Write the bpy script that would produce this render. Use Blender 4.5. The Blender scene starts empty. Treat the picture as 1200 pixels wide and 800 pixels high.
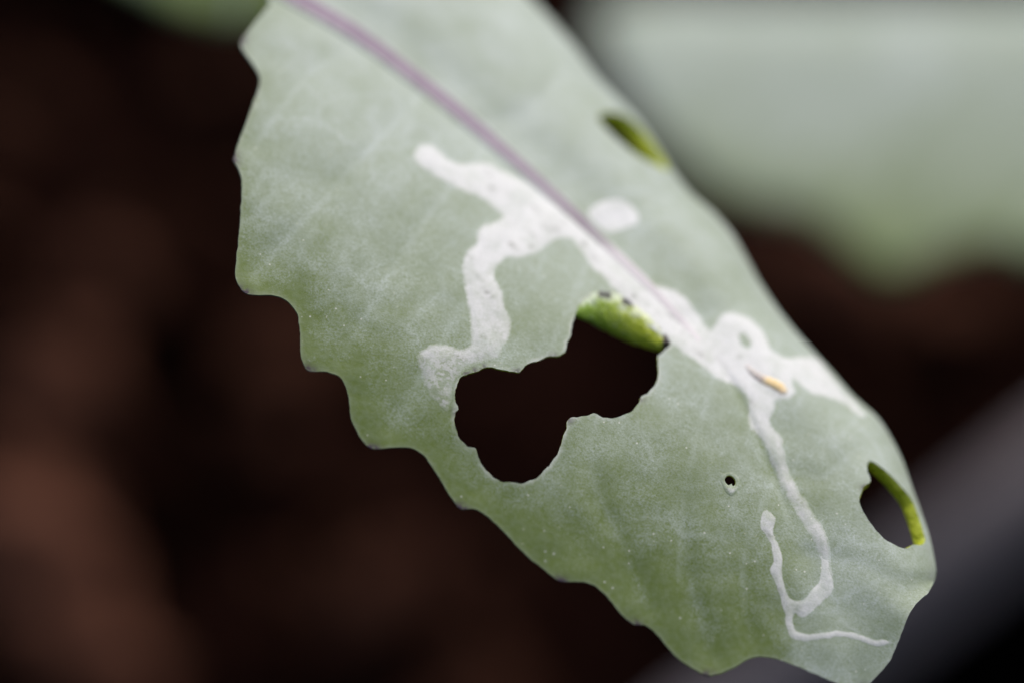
import bpy, math, random
import numpy as np
from mathutils import Vector, Matrix, geometry
from mathutils.kdtree import KDTree

# 1 Blender unit = 1 cm
sc = bpy.context.scene
sc.unit_settings.system = 'METRIC'
sc.unit_settings.scale_length = 0.01
rng = np.random.default_rng(7)
random.seed(7)

# ------------------------------------------------------------------ camera
PITCH = math.radians(45)
F = np.array([0, math.cos(PITCH), -math.sin(PITCH)])     # looking direction
U = np.array([0, math.sin(PITCH), math.cos(PITCH)])
R = np.array([1.0, 0, 0])
P0 = np.array([0, 0, 6.5])                               # point in focus, above the soil
DIST = 20.0
CAM = P0 - F * DIST
PXCM = 3.6 / 1200                                        # cm per photograph pixel at the focus distance

cd = bpy.data.cameras.new("camera")
cam = bpy.data.objects.new("camera", cd)
sc.collection.objects.link(cam)
cam.matrix_world = Matrix((
    (R[0], U[0], -F[0], CAM[0]), (R[1], U[1], -F[1], CAM[1]), (R[2], U[2], -F[2], CAM[2]), (0, 0, 0, 1)))
cd.sensor_width = 36; cd.lens = 200
cd.clip_start = 0.5; cd.clip_end = 2000
cd.dof.use_dof = True
cd.dof.focus_distance = DIST
APERTURE = 1.35                                          # lens opening, cm across
cd.dof.aperture_fstop = 0.2 / APERTURE
cd.dof.aperture_blades = 0
sc.camera = cam

# ------------------------------------------------------------------ light: overcast daylight
SUN_ELEV, SUN_AZ = math.radians(50), math.radians(30)    # azimuth clockwise from +Y (behind the leaf)
w = bpy.data.worlds.new("World"); sc.world = w; w.use_nodes = True
nt = w.node_tree
bg = nt.nodes["Background"]
sky = nt.nodes.new("ShaderNodeTexSky"); sky.sky_type = 'NISHITA'; sky.sun_disc = False
sky.sun_elevation = SUN_ELEV; sky.sun_rotation = SUN_AZ
sky.dust_density = 4.0; sky.air_density = 1.0; sky.ozone_density = 0.6
nt.links.new(sky.outputs[0], bg.inputs[0]); bg.inputs[1].default_value = 0.09
sd = bpy.data.lights.new("sun", 'SUN'); sun = bpy.data.objects.new("sun", sd)
sc.collection.objects.link(sun)
sd.energy = 2.6; sd.angle = math.radians(75); sd.color = (1.0, 0.965, 0.935)
sdir = Vector((math.sin(SUN_AZ) * math.cos(SUN_ELEV), math.cos(SUN_AZ) * math.cos(SUN_ELEV), math.sin(SUN_ELEV)))
sun.rotation_euler = sdir.to_track_quat('Z', 'Y').to_euler()

vs = sc.view_settings
vs.view_transform = 'Standard'; vs.look = 'None'; vs.gamma = 1; vs.use_curve_mapping = False
vs.exposure = 0.5
sc.cycles.use_denoising = True
sc.cycles.max_bounces = 8

# ------------------------------------------------------------------ small numeric helpers
def vnoise(x, y, seed=0):
    xi = np.floor(x).astype(int); yi = np.floor(y).astype(int)
    fx = x - xi; fy = y - yi
    fx = fx * fx * (3 - 2 * fx); fy = fy * fy * (3 - 2 * fy)
    def h(a, b):
        n = (a * 374761393 + b * 668265263 + seed * 974634777) & 0x7fffffff
        n = ((n ^ (n >> 13)) * 1274126177) & 0x7fffffff
        return ((n ^ (n >> 16)) & 0xffff) / 65535.0
    a = h(xi, yi); b = h(xi + 1, yi); c = h(xi, yi + 1); d = h(xi + 1, yi + 1)
    return (a * (1 - fx) + b * fx) * (1 - fy) + (c * (1 - fx) + d * fx) * fy - 0.5

def fnoise(x, y, seed=0, octs=3):
    s = 0; a = 1.0
    for k in range(octs):
        s = s + a * vnoise(x * 2 ** k, y * 2 ** k, seed + k); a *= 0.5
    return s

def smooth(e0, e1, x):
    t = np.clip((x - e0) / (e1 - e0), 0, 1)
    return t * t * (3 - 2 * t)

def poly_dist(pts, line, closed=False, want=False):
    """distance from points to a polyline; optionally the arc parameter 0..1"""
    line = np.asarray(line, float)
    a = line if closed else line[:-1]
    b = np.roll(line, -1, 0) if closed else line[1:]
    d = b - a; L = np.linalg.norm(d, axis=1)
    cum = np.concatenate([[0], np.cumsum(L)])
    best = np.full(len(pts), 1e9); arc = np.zeros(len(pts)); side = np.zeros(len(pts))
    for k in range(len(a)):
        if L[k] < 1e-9: continue
        v = pts - a[k]
        t = np.clip((v @ d[k]) / L[k] ** 2, 0, 1)
        r = v - t[:, None] * d[k]
        dd = np.sqrt((r * r).sum(1))
        m = dd < best
        best[m] = dd[m]; arc[m] = (cum[k] + t[m] * L[k]) / cum[-1]
        side[m] = np.sign(d[k, 0] * v[m, 1] - d[k, 1] * v[m, 0])
    return (best, arc, side) if want else best

def inside(pts, poly):
    x, y = pts[:, 0], pts[:, 1]
    c = np.zeros(len(pts), bool)
    n = len(poly)
    for i in range(n):
        x0, y0 = poly[i]; x1, y1 = poly[(i + 1) % n]
        if y0 == y1: continue
        c ^= ((y0 > y) != (y1 > y)) & (x < (x1 - x0) * (y - y0) / (y1 - y0) + x0)
    return c

def curve(pts, step, closed=True, jit=0.0, seed=0):
    """Catmull-Rom through the points, resampled, with a little roughness"""
    p = np.asarray(pts, float); n = len(p); out = []
    rngn = range(n) if closed else range(n - 1)
    for i in rngn:
        if closed: a, b, c, d = p[i - 1], p[i], p[(i + 1) % n], p[(i + 2) % n]
        else: a, b, c, d = p[max(i - 1, 0)], p[i], p[i + 1], p[min(i + 2, n - 1)]
        m = max(2, int(np.linalg.norm(c - b) / step * 3))
        for t in np.linspace(0, 1, m, endpoint=False):
            tt = 0.42
            m1 = (c - a) * tt; m2 = (d - b) * tt
            out.append((2*t**3-3*t*t+1)*b + (t**3-2*t*t+t)*m1 + (-2*t**3+3*t*t)*c + (t**3-t*t)*m2)
    if not closed: out.append(p[-1])
    out = np.array(out)
    ring = np.vstack([out, out[:1]]) if closed else out
    L = np.concatenate([[0], np.cumsum(np.linalg.norm(np.diff(ring, axis=0), axis=1))])
    k = max(3, int(round(L[-1] / step)))
    s = np.linspace(0, L[-1], k, endpoint=False) if closed else np.linspace(0, L[-1], k + 1)
    q = np.stack([np.interp(s, L, ring[:, 0]), np.interp(s, L, ring[:, 1])], 1)
    if jit:
        q[:, 0] += jit * 2 * fnoise(q[:, 0] / 9, q[:, 1] / 9, seed + 11)
        q[:, 1] += jit * 2 * fnoise(q[:, 0] / 9 + 40, q[:, 1] / 9, seed + 23)
    return q

def to_world(px, py, depth_px):
    """a point of the photograph at a given depth behind the plane of focus (in pixels' worth of cm)"""
    z = DIST + depth_px * PXCM
    a = (px - 600) * PXCM / DIST; b = (400 - py) * PXCM / DIST
    return CAM + z[:, None] * (F + a[:, None] * R + b[:, None] * U)

def triangulate(loops, step, extra=None, seed=1):
    """Delaunay mesh of the first loop minus the other loops; points on a jittered hex grid inside"""
    outer = loops[0]
    lo, hi = outer.min(0), outer.max(0)
    r = np.random.default_rng(seed)
    ys = np.arange(lo[1], hi[1], step * 0.87)
    g = []
    for j, y in enumerate(ys):
        xs = np.arange(lo[0] + (j % 2) * step / 2, hi[0], step)
        g.append(np.stack([xs, np.full_like(xs, y)], 1))
    g = np.vstack(g); g += r.uniform(-.12, .12, g.shape) * step
    ok = inside(g, outer)
    g = g[ok]
    dmin = np.full(len(g), 1e9)
    for l in loops:
        dmin = np.minimum(dmin, poly_dist(g, l, True))
    ok = dmin > step * 0.55
    for h in loops[1:]: ok &= ~inside(g, h)
    g = g[ok]
    if extra is not None and len(extra):
        keep = inside(extra, outer)
        for h in loops[1:]: keep &= ~inside(extra, h) & (poly_dist(extra, h, True) > step * .4)
        extra = extra[keep]
        if len(extra): g = np.vstack([g, extra])
    V = []; E = []
    for l in loops:
        b = len(V); n = len(l)
        V += [Vector((float(x), float(y))) for x, y in l]
        E += [(b + i, b + (i + 1) % n) for i in range(n)]
    nb = len(V)
    V += [Vector((float(x), float(y))) for x, y in g]
    res = geometry.delaunay_2d_cdt(V, E, [], 0, 1e-4, True)
    vo = np.array([(v.x, v.y) for v in res[0]])
    fo = np.array([f[:3] for f in res[2]])
    cen = vo[fo].mean(1)
    keep = inside(cen, outer)
    for h in loops[1:]: keep &= ~inside(cen, h)
    fo = fo[keep]
    # screen y points down: orient all faces towards the viewer
    a, b, c = vo[fo[:, 0]], vo[fo[:, 1]], vo[fo[:, 2]]
    ar = (b[:, 0]-a[:, 0])*(c[:, 1]-a[:, 1]) - (b[:, 1]-a[:, 1])*(c[:, 0]-a[:, 0])
    fo[ar > 0] = fo[ar > 0][:, ::-1]
    return vo, fo

def boundary_loops(faces):
    ec = {}
    for f in faces:
        n = len(f)
        for i in range(n):
            a, b = int(f[i]), int(f[(i + 1) % n])
            if (b, a) in ec: del ec[(b, a)]
            else: ec[(a, b)] = 1
    nxt = {}
    for a, b in ec: nxt.setdefault(a, []).append(b)
    loops = []
    while nxt:
        s = next(iter(nxt)); l = [s]; cur = s
        while True:
            if cur not in nxt: break
            n = nxt[cur].pop()
            if not nxt[cur]: del nxt[cur]
            if n == s: break
            l.append(n); cur = n
        loops.append(l)
    return loops

def vnormals(v, f):
    fn = np.cross(v[f[:, 1]] - v[f[:, 0]], v[f[:, 2]] - v[f[:, 0]])
    n = np.zeros_like(v)
    for k in range(3): np.add.at(n, f[:, k], fn)
    return n / np.maximum(np.linalg.norm(n, axis=1), 1e-20)[:, None]

def mesh_obj(name, verts, faces, mats, parent=None, attrs=None, smooth_shade=True, mat_idx=None):
    me = bpy.data.meshes.new(name)
    me.from_pydata([tuple(map(float, p)) for p in verts], [], [tuple(map(int, f)) for f in faces])
    for m in (mats if isinstance(mats, (list, tuple)) else [mats]): me.materials.append(m)
    if smooth_shade: me.polygons.foreach_set("use_smooth", [True] * len(me.polygons))
    if mat_idx is not None: me.polygons.foreach_set("material_index", list(map(int, mat_idx)))
    for k, v in (attrs or {}).items():
        at = me.attributes.new(k, 'FLOAT', 'POINT'); at.data.foreach_set("value", np.asarray(v, dtype=np.float32))
    me.update()
    o = bpy.data.objects.new(name, me); sc.collection.objects.link(o)
    if parent: o.parent = parent
    return o

def thing(name, label, cat, loc=(0, 0, 0), group=None):
    o = bpy.data.objects.new(name, None); sc.collection.objects.link(o)
    o.empty_display_size = 0.3; o.location = loc
    o['label'] = label; o['category'] = cat
    if group: o['group'] = group
    return o

def tube(path, radii, n=14):
    path = np.asarray(path, float); V = []; Fc = []
    prev = None
    for i, p in enumerate(path):
        t = path[min(i + 1, len(path) - 1)] - path[max(i - 1, 0)]; t /= np.linalg.norm(t)
        a = np.cross(t, [0.13, 0.2, 1.0]) if prev is None else prev - t * (prev @ t)
        a /= np.linalg.norm(a); prev = a; b = np.cross(t, a)
        for k in range(n):
            th = 2 * math.pi * k / n
            V.append(p + radii[i] * (math.cos(th) * a + math.sin(th) * b))
    for i in range(len(path) - 1):
        for k in range(n):
            Fc.append((i*n+k, i*n+(k+1) % n, (i+1)*n+(k+1) % n, (i+1)*n+k))
    Fc.append(tuple(range(n))[::-1]); Fc.append(tuple((len(path)-1)*n + k for k in range(n)))
    return np.array(V), Fc

def bend(path, radii, k=7):
    """smooth curve through a 3-D path"""
    p = np.asarray(path, float); out = []; rr = []
    for i in range(len(p) - 1):
        a, b, c, d = p[max(i-1, 0)], p[i], p[i+1], p[min(i+2, len(p)-1)]
        for t in np.linspace(0, 1, k, endpoint=False):
            m1 = (c - a) * .5; m2 = (d - b) * .5
            out.append((2*t**3-3*t*t+1)*b + (t**3-2*t*t+t)*m1 + (-2*t**3+3*t*t)*c + (t**3-t*t)*m2); rr.append(radii[i] + (radii[i+1] - radii[i]) * t)
    out.append(p[-1]); rr.append(radii[-1])
    return np.array(out), rr

# ------------------------------------------------------------------ materials
class NT:
    def __init__(s, tree): s.t = tree
    def n(s, typ, **kw):
        nd = s.t.nodes.new(typ)
        for k, v in kw.items():
            if k.startswith('i_'): nd.inputs[k[2:].replace('_', ' ')].default_value = v
            elif k.startswith('x'): nd.inputs[int(k[1:])].default_value = v
            else: setattr(nd, k, v)
        return nd
    def l(s, a, b): s.t.links.new(a, b)
    def noise(s, co, scale, detail=3, rough=0.5, dist=0.0):
        nd = s.n("ShaderNodeTexNoise"); nd.inputs['Scale'].default_value = scale
        nd.inputs['Detail'].default_value = detail; nd.inputs['Roughness'].default_value = rough
        nd.inputs['Distortion'].default_value = dist; s.l(co, nd.inputs['Vector']); return nd.outputs['Fac']
    def math(s, op, a, b=None, c=None, clamp=False):
        nd = s.n("ShaderNodeMath", operation=op, use_clamp=clamp)
        for i, v in enumerate((a, b, c)):
            if v is None: continue
            if isinstance(v, (int, float)): nd.inputs[i].default_value = v
            else: s.l(v, nd.inputs[i])
        return nd.outputs[0]
    def ramp(s, v, e0, e1, o0=0.0, o1=1.0):
        nd = s.n("ShaderNodeMapRange", interpolation_type='SMOOTHSTEP')
        s.l(v, nd.inputs[0])
        for i, q in enumerate((e0, e1, o0, o1)): nd.inputs[i + 1].default_value = q
        return nd.outputs[0]
    def mix(s, f, a, b):
        nd = s.n("ShaderNodeMix", data_type='RGBA')
        for sock, v in ((nd.inputs[0], f), (nd.inputs[6], a), (nd.inputs[7], b)):
            if isinstance(v, (int, float)): sock.default_value = v
            elif isinstance(v, tuple): sock.default_value = (*v, 1)
            else: s.l(v, sock)
        return nd.outputs[2]
    def attr(s, name):
        return s.n("ShaderNodeAttribute", attribute_name=name).outputs['Fac']
    def obj(s): return s.n("ShaderNodeTexCoord").outputs['Object']
    def bump(s, h, dist, strength=1.0, normal=None):
        nd = s.n("ShaderNodeBump"); nd.inputs['Strength'].default_value = strength
        nd.inputs['Distance'].default_value = dist; s.l(h, nd.inputs['Height'])
        if normal is not None: s.l(normal, nd.inputs['Normal'])
        return nd.outputs[0]

def new_mat(name):
    m = bpy.data.materials.new(name); m.use_nodes = True
    t = NT(m.node_tree); return m, t, m.node_tree.nodes["Principled BSDF"]

# shared leaf colour: waxy bloom over green, mottled
G_GREEN = (0.108, 0.152, 0.030)
G_WAX = (0.400, 0.452, 0.420)
grp = bpy.data.node_groups.new("leaf_colour", 'ShaderNodeTree')
grp.interface.new_socket("Color", in_out='OUTPUT', socket_type='NodeSocketColor')
grp.interface.new_socket("Height", in_out='OUTPUT', socket_type='NodeSocketFloat')
g = NT(grp); go = g.n("NodeGroupOutput")
co = g.obj()
big = g.noise(co, 1.6, 3, 0.55, 0.4)
mid = g.noise(co, 7.0, 4, 0.6, 0.3)
fine = g.noise(co, 48, 2, 0.5)
grain = g.noise(co, 125, 2, 0.7)
gre = g.attr("gre"); vein = g.attr("vein")
f = g.math('MULTIPLY_ADD', g.ramp(big, 0.3, 0.7), 0.20, 0.57)
f = g.math('MULTIPLY_ADD', g.math('SUBTRACT', mid, 0.5), 0.58, f)
f = g.math('MULTIPLY_ADD', g.math('SUBTRACT', fine, 0.5), 0.30, f)
f = g.math('MULTIPLY_ADD', g.math('MULTIPLY', g.math('SUBTRACT', grain, 0.5), g.ramp(mid, 0.35, 0.65, 0.7, 1.6)), 0.80, f)
f = g.math('SUBTRACT', f, g.math('MULTIPLY', gre, 0.62))
f = g.math('MULTIPLY_ADD', vein, 0.19, f)
# faint net of small veins
wob = g.n("ShaderNodeTexNoise"); wob.inputs['Scale'].default_value = 5; wob.inputs['Detail'].default_value = 3; g.l(co, wob.inputs['Vector'])
wv = g.n("ShaderNodeVectorMath", operation='MULTIPLY_ADD'); g.l(wob.outputs['Color'], wv.inputs[0]); wv.inputs[1].default_value = (.16, .16, .16); g.l(co, wv.inputs[2])
vnet = g.n("ShaderNodeTexVoronoi", feature='DISTANCE_TO_EDGE'); vnet.inputs['Scale'].default_value = 4.6; g.l(wv.outputs[0], vnet.inputs['Vector'])
net = g.math('MULTIPLY', g.ramp(vnet.outputs['Distance'], 0.0, 0.09, 1, 0), g.ramp(g.noise(co, 3.1, 2), 0.40, 0.62))
f = g.math('MULTIPLY_ADD', net, 0.13, f)
f = g.math('MAXIMUM', f, g.math('MULTIPLY_ADD', g.math('SUBTRACT', fine, 0.5), 0.3, 0.06), clamp=True)
f = g.math('MINIMUM', f, 1.0)
col = g.mix(f, G_GREEN, G_WAX)
# scattered yellowish flecks
vor = g.n("ShaderNodeTexVoronoi"); vor.inputs['Scale'].default_value = 26; g.l(co, vor.inputs['Vector'])
fleck = g.math('MULTIPLY', g.ramp(vor.outputs['Distance'], 0.0, 0.13, 0.55, 0.0), g.ramp(g.noise(co, 4, 2), 0.48, 0.66))
col = g.mix(fleck, col, (0.50, 0.50, 0.34))
# bright specks of dust and wax
vd = g.n("ShaderNodeTexVoronoi"); vd.inputs['Scale'].default_value = 34; g.l(co, vd.inputs['Vector'])
sepd = g.n("ShaderNodeSeparateColor"); g.l(vd.outputs['Color'], sepd.inputs[0])
dust = g.math('MULTIPLY', g.ramp(vd.outputs['Distance'], 0.06, 0.15, 0.75, 0.0), g.ramp(sepd.outputs[0], 0.80, 0.86))
col = g.mix(dust, col, (0.66, 0.66, 0.58))
g.l(col, go.inputs[0])
g.l(g.math('ADD', g.math('MULTIPLY', grain, 0.7), g.math('MULTIPLY', fine, 0.5)), go.inputs[1])

def leaf_group(t):
    nd = t.n("ShaderNodeGroup"); nd.node_tree = grp; return nd.outputs[0], nd.outputs[1]

def finish_leaf(m, t, b, col, hgt, rough=0.55, dist=0.0013, trans=0.16, tcol=(0.30, 0.42, 0.04)):
    t.l(col, b.inputs['Base Color'])
    b.inputs['Roughness'].default_value = rough
    b.inputs['Specular IOR Level'].default_value = 0.28
    b.inputs['Sheen Weight'].default_value = 0.22
    b.inputs['Sheen Roughness'].default_value = 0.45
    b.inputs['Sheen Tint'].default_value = (0.92, 1.0, 0.97, 1)
    t.l(t.bump(hgt, dist), b.inputs['Normal'])
    if trans:
        tr = t.n("ShaderNodeBsdfTranslucent"); tr.inputs[0].default_value = (*tcol, 1)
        mx = t.n("ShaderNodeMixShader"); mx.inputs[0].default_value = trans
        out = [n for n in m.node_tree.nodes if n.type == 'OUTPUT_MATERIAL'][0]
        t.l(b.outputs[0], mx.inputs[1]); t.l(tr.outputs[0], mx.inputs[2]); t.l(mx.outputs[0], out.inputs[0])

# blade
m_blade, t, b = new_mat("waxy_leaf")
col, hgt = leaf_group(t)
co = t.obj()
pale = t.attr("pale"); tip = t.attr("tip"); scar = t.attr("scar")
col = t.mix(t.math('MULTIPLY', pale, 0.62), col, (0.56, 0.58, 0.55))
col = t.mix(t.math('MULTIPLY', tip, t.ramp(t.noise(co, 60, 2), 0.3, 0.55), clamp=True), col, (0.055, 0.035, 0.055))
finish_leaf(m_blade, t, b, col, hgt)
# underside
m_under, t, b = new_mat("leaf_underside")
co = t.obj()
t.l(t.mix(t.noise(co, 12, 3), (0.14, 0.20, 0.035), (0.22, 0.28, 0.07)), b.inputs['Base Color'])
b.inputs['Roughness'].default_value = 0.6
tr = t.n("ShaderNodeBsdfTranslucent"); tr.inputs[0].default_value = (0.30, 0.42, 0.04, 1)
mx = t.n("ShaderNodeMixShader"); mx.inputs[0].default_value = 0.2
t.l(b.outputs[0], mx.inputs[1]); t.l(tr.outputs[0], mx.inputs[2])
t.l(mx.outputs[0], [n for n in m_under.node_tree.nodes if n.type == 'OUTPUT_MATERIAL'][0].inputs[0])
# mines
m_mine, t, b = new_mat("white_mine")
leafc, hgt = leaf_group(t); co = t.obj()
edge = t.attr("edge"); old = t.attr("old")
n1 = t.noise(co, 22, 4, 0.65, 0.5); n2 = t.noise(co, 70, 3, 0.6); n3 = t.noise(co, 150, 2, 0.6)
white = t.mix(n2, (0.52, 0.52, 0.53), (0.69, 0.69, 0.70))
white = t.mix(t.math('MULTIPLY', t.math('ADD', old, 0.12), 0.62), white, (0.36, 0.36, 0.35))
white = t.mix(t.ramp(n3, 0.62, 0.75, 0, 0.35), white, (0.30, 0.30, 0.26))
# dark frass specks
vo = t.n("ShaderNodeTexVoronoi"); vo.inputs['Scale'].default_value = 15; t.l(co, vo.inputs['Vector'])
speck = t.math('MULTIPLY', t.ramp(vo.outputs['Distance'], 0.05, 0.24, 1, 0), t.ramp(n1, 0.5, 0.62))
white = t.mix(t.math('MULTIPLY', speck, 0.6), white, (0.22, 0.20, 0.19))
frs = t.math('MULTIPLY', t.attr('frass'), t.ramp(n2, 0.36, 0.6))
white = t.mix(frs, white, (0.20, 0.20, 0.19))
cover = t.ramp(t.math('MULTIPLY_ADD', t.math('SUBTRACT', n2, 0.5), 0.9, edge), -0.14, 0.52)
cover = t.math('MULTIPLY', cover, t.ramp(t.noise(co, 11, 3, 0.6, 0.6), 0.42, 0.68, 0.95, 0.66))
cover = t.math('MULTIPLY', cover, t.ramp(n3, 0.30, 0.62, 0.74, 1.0))
green = t.math('MULTIPLY', t.ramp(t.math('MULTIPLY_ADD', t.math('SUBTRACT', n2, 0.5), 0.6, n1), 0.44, 0.60), old)
cover = t.math('MULTIPLY', cover, t.math('SUBTRACT', 1.0, t.math('MULTIPLY', green, 0.75)))
cover = t.math('MULTIPLY', cover, t.math('SUBTRACT', 1.0, t.math('MULTIPLY', old, 0.12)))
col = t.mix(cover, leafc, white)
finish_leaf(m_mine, t, b, col, hgt, rough=0.5, dist=0.0012, trans=0.08, tcol=(0.5, 0.55, 0.3))
# midrib
m_rib, t, b = new_mat("purple_midrib")
leafc, hgt = leaf_group(t); co = t.obj()
edge = t.attr("edge"); fade = t.attr("fade")
n2 = t.noise(co, 30, 3, 0.6)
pc = t.mix(t.noise(co, 14, 3), (0.122, 0.074, 0.124), (0.205, 0.148, 0.208))
leafc = t.mix(t.attr('overmine'), leafc, (0.58, 0.565, 0.565))
cv = t.math('MULTIPLY', t.ramp(t.math('MULTIPLY_ADD', t.math('SUBTRACT', n2, 0.5), 0.35, edge), -0.05, 0.55), fade)
finish_leaf(m_rib, t, b, t.mix(cv, leafc, pc), hgt, rough=0.5, trans=0.0)
# chewed, fleshy edge of the holes
m_flesh, t, b = new_mat("chewed_flesh")
co = t.obj(); n1 = t.noise(co, 40, 3, 0.6)
t.l(t.mix(n1, (0.29, 0.36, 0.010), (0.44, 0.48, 0.026)), b.inputs['Base Color'])
b.inputs['Roughness'].default_value = 0.4
b.inputs['Subsurface Weight'].default_value = 0.25; b.inputs['Subsurface Radius'].default_value = (0.05, 0.06, 0.01)
b.inputs['Subsurface Scale'].default_value = 0.5
t.l(t.bump(n1, 0.01), b.inputs['Normal'])
# thick chewed midrib flank
m_flank, t, b = new_mat("chewed_midrib")
co = t.obj(); u = t.attr("along"); v = t.attr("across")
n1 = t.noise(co, 34, 3, 0.6); n2 = t.noise(co, 90, 2, 0.6)
c0 = t.mix(t.ramp(u, 0.1, 0.85), (0.18, 0.31, 0.014), (0.60, 0.66, 0.025))
c0 = t.mix(t.ramp(n1, 0.35, 0.7, 0, 0.45), c0, (0.20, 0.30, 0.02))
wax = t.math('MULTIPLY', t.ramp(t.math('MULTIPLY_ADD', t.math('SUBTRACT', n1, 0.5), 0.9, v), 0.40, 0.10), 0.62)
wax = t.math('MAXIMUM', wax, t.ramp(n2, 0.60, 0.72, 0, 0.55))
c0 = t.mix(wax, c0, (0.62, 0.66, 0.60))
c0 = t.mix(t.math('MULTIPLY', t.ramp(v, 0.13, 0.05), t.ramp(t.noise(co, 16, 1), 0.50, 0.56)), c0, (0.025, 0.022, 0.02))
for uu_ in (0.33, 0.52):
    slit = t.math('MULTIPLY', t.ramp(t.math('ABSOLUTE', t.math('SUBTRACT', u, uu_)), 0.07, 0.03), t.ramp(t.math('MULTIPLY_ADD', t.math('SUBTRACT', n1, 0.5), 0.15, v), 0.20, 0.12))
    c0 = t.mix(slit, c0, (0.02, 0.018, 0.016))
c0 = t.mix(t.ramp(u, 0.86, 0.90), c0, (0.045, 0.03, 0.024))
t.l(c0, b.inputs['Base Color']); b.inputs['Roughness'].default_value = 0.35
b.inputs['Subsurface Weight'].default_value = 0.2; b.inputs['Subsurface Radius'].default_value = (0.05, 0.06, 0.01)
b.inputs['Subsurface Scale'].default_value = 0.5
t.l(t.bump(t.math('ADD', n1, n2), 0.012), b.inputs['Normal'])

def plain(name, c0, c1, scale, rough=0.6, bump=0.0, spec=0.3):
    m, t, b = new_mat(name); co = t.obj(); n = t.noise(co, scale, 4, 0.6)
    t.l(t.mix(t.ramp(n, 0.3, 0.7), c0, c1), b.inputs['Base Color'])
    b.inputs['Roughness'].default_value = rough; b.inputs['Specular IOR Level'].default_value = spec
    if spec <= 0.1: b.inputs['IOR'].default_value = 1.0
    if bump: t.l(t.bump(n, bump), b.inputs['Normal'])
    return m
m_soil = plain("damp_peat", (0.003, 0.0012, 0.0010), (0.011, 0.0045, 0.0034), 3.0, 0.95, 0.05, 0.1)
m_planter = plain("grey_plastic", (0.128, 0.112, 0.118), (0.160, 0.140, 0.146), 5.0, 0.8, 0.0, 0.1)
m_bench = plain("black_matting", (0.0007, 0.0006, 0.0006), (0.0012, 0.0010, 0.0010), 4.0, 1.0, 0, 0.0)
m_petiole = plain("green_petiole", (0.22, 0.27, 0.16), (0.30, 0.30, 0.25), 5.0, 0.5)

# ------------------------------------------------------------------ the setting
def ground_hit(px, py, z):
    d = F + (px - 600) * PXCM / DIST * R + (400 - py) * PXCM / DIST * U
    return CAM + d * ((z - CAM[2]) / d[2])

# planter: its near rim crosses the lower right corner
RIM_Z = 0.9
a = ground_hit(935, 800, RIM_Z); c = ground_hit(1200, 598, RIM_Z)
ex = (c - a)[:2]; ex /= np.linalg.norm(ex)               # along the rim
ey = np.array([-ex[1], ex[0]])                           # inwards
if ey @ (ground_hit(600, 200, RIM_Z)[:2] - a[:2]) < 0: ey = -ey
PL, PW = 34.0, 20.0
org = a[:2] - ex * 14.0
def pl(u, v, z): return (*(org + ex * u + ey * v), z)

def ring_prism(name, mat, parent, outer, inner, z0, z1, bev=0.12):
    """a closed rectangular ring with softened upper edges"""
    prof = [(outer, z0), (outer, z1 - bev), (outer + bev * .3, z1 - bev * .3), (outer + bev, z1),
            (inner - bev, z1), (inner - bev * .3, z1 - bev * .3), (inner, z1 - bev), (inner, z0)]
    V = []; Fc = []
    for off, z in prof:
        for (u, v) in ((off, off), (PL - off, off), (PL - off, PW - off), (off, PW - off)): V.append(pl(u, v, z))
    n = len(prof)
    for i in range(n):
        for k in range(4):
            Fc.append((i*4+k, i*4+(k+1) % 4, ((i+1) % n)*4+(k+1) % 4, ((i+1) % n)*4+k))
    return mesh_obj(name, V, Fc, mat, parent, smooth_shade=False)
planter = thing("planter", "dark planter whose grey plastic rim crosses the lower right corner", "planter")
ring_prism("rim", m_planter, planter, 0.08, 0.38, 0.35, RIM_Z, 0.09)
wall_o = ring_prism("wall", m_bench, planter, 0.12, 0.29, -7.4, 0.352, 0.02)
mesh_obj("base", [pl(0.3, 0.3, -7.3), pl(PL-.3, 0.3, -7.3), pl(PL-.3, PW-.3, -7.3), pl(0.3, PW-.3, -7.3),
                  pl(0.3, 0.3, -7.0), pl(PL-.3, 0.3, -7.0), pl(PL-.3, PW-.3, -7.0), pl(0.3, PW-.3, -7.0)],
         [(3, 2, 1, 0), (4, 5, 6, 7), (0, 1, 5, 4), (1, 2, 6, 5), (2, 3, 7, 6), (3, 0, 4, 7)], m_planter, planter)

# bench top under the planter
bo = mesh_obj("bench_top", [(-150, -150, -7.42), (150, -150, -7.42), (150, 150, -7.42), (-150, 150, -7.42)], [(0, 1, 2, 3)], m_bench)
bo['kind'] = 'structure'

# soil surface inside the planter
nu, nv = 240, 150
uu, vv = np.meshgrid(np.linspace(0.27, PL - 0.27, nu), np.linspace(0.27, PW - 0.27, nv))
X = org[0] + ex[0] * uu + ey[0] * vv; Y = org[1] + ex[1] * uu + ey[1] * vv
Z = 0.42 * fnoise(X / 1.3, Y / 1.3, 3, 4) + 0.5 * fnoise(X / 5, Y / 5, 9, 2)
V = np.stack([X.ravel(), Y.ravel(), Z.ravel()], 1)
Fc = [(j*nu+i, j*nu+i+1, (j+1)*nu+i+1, (j+1)*nu+i) for j in range(nv-1) for i in range(nu-1)]
so = mesh_obj("soil", V, Fc, m_soil); so['kind'] = 'structure'

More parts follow.
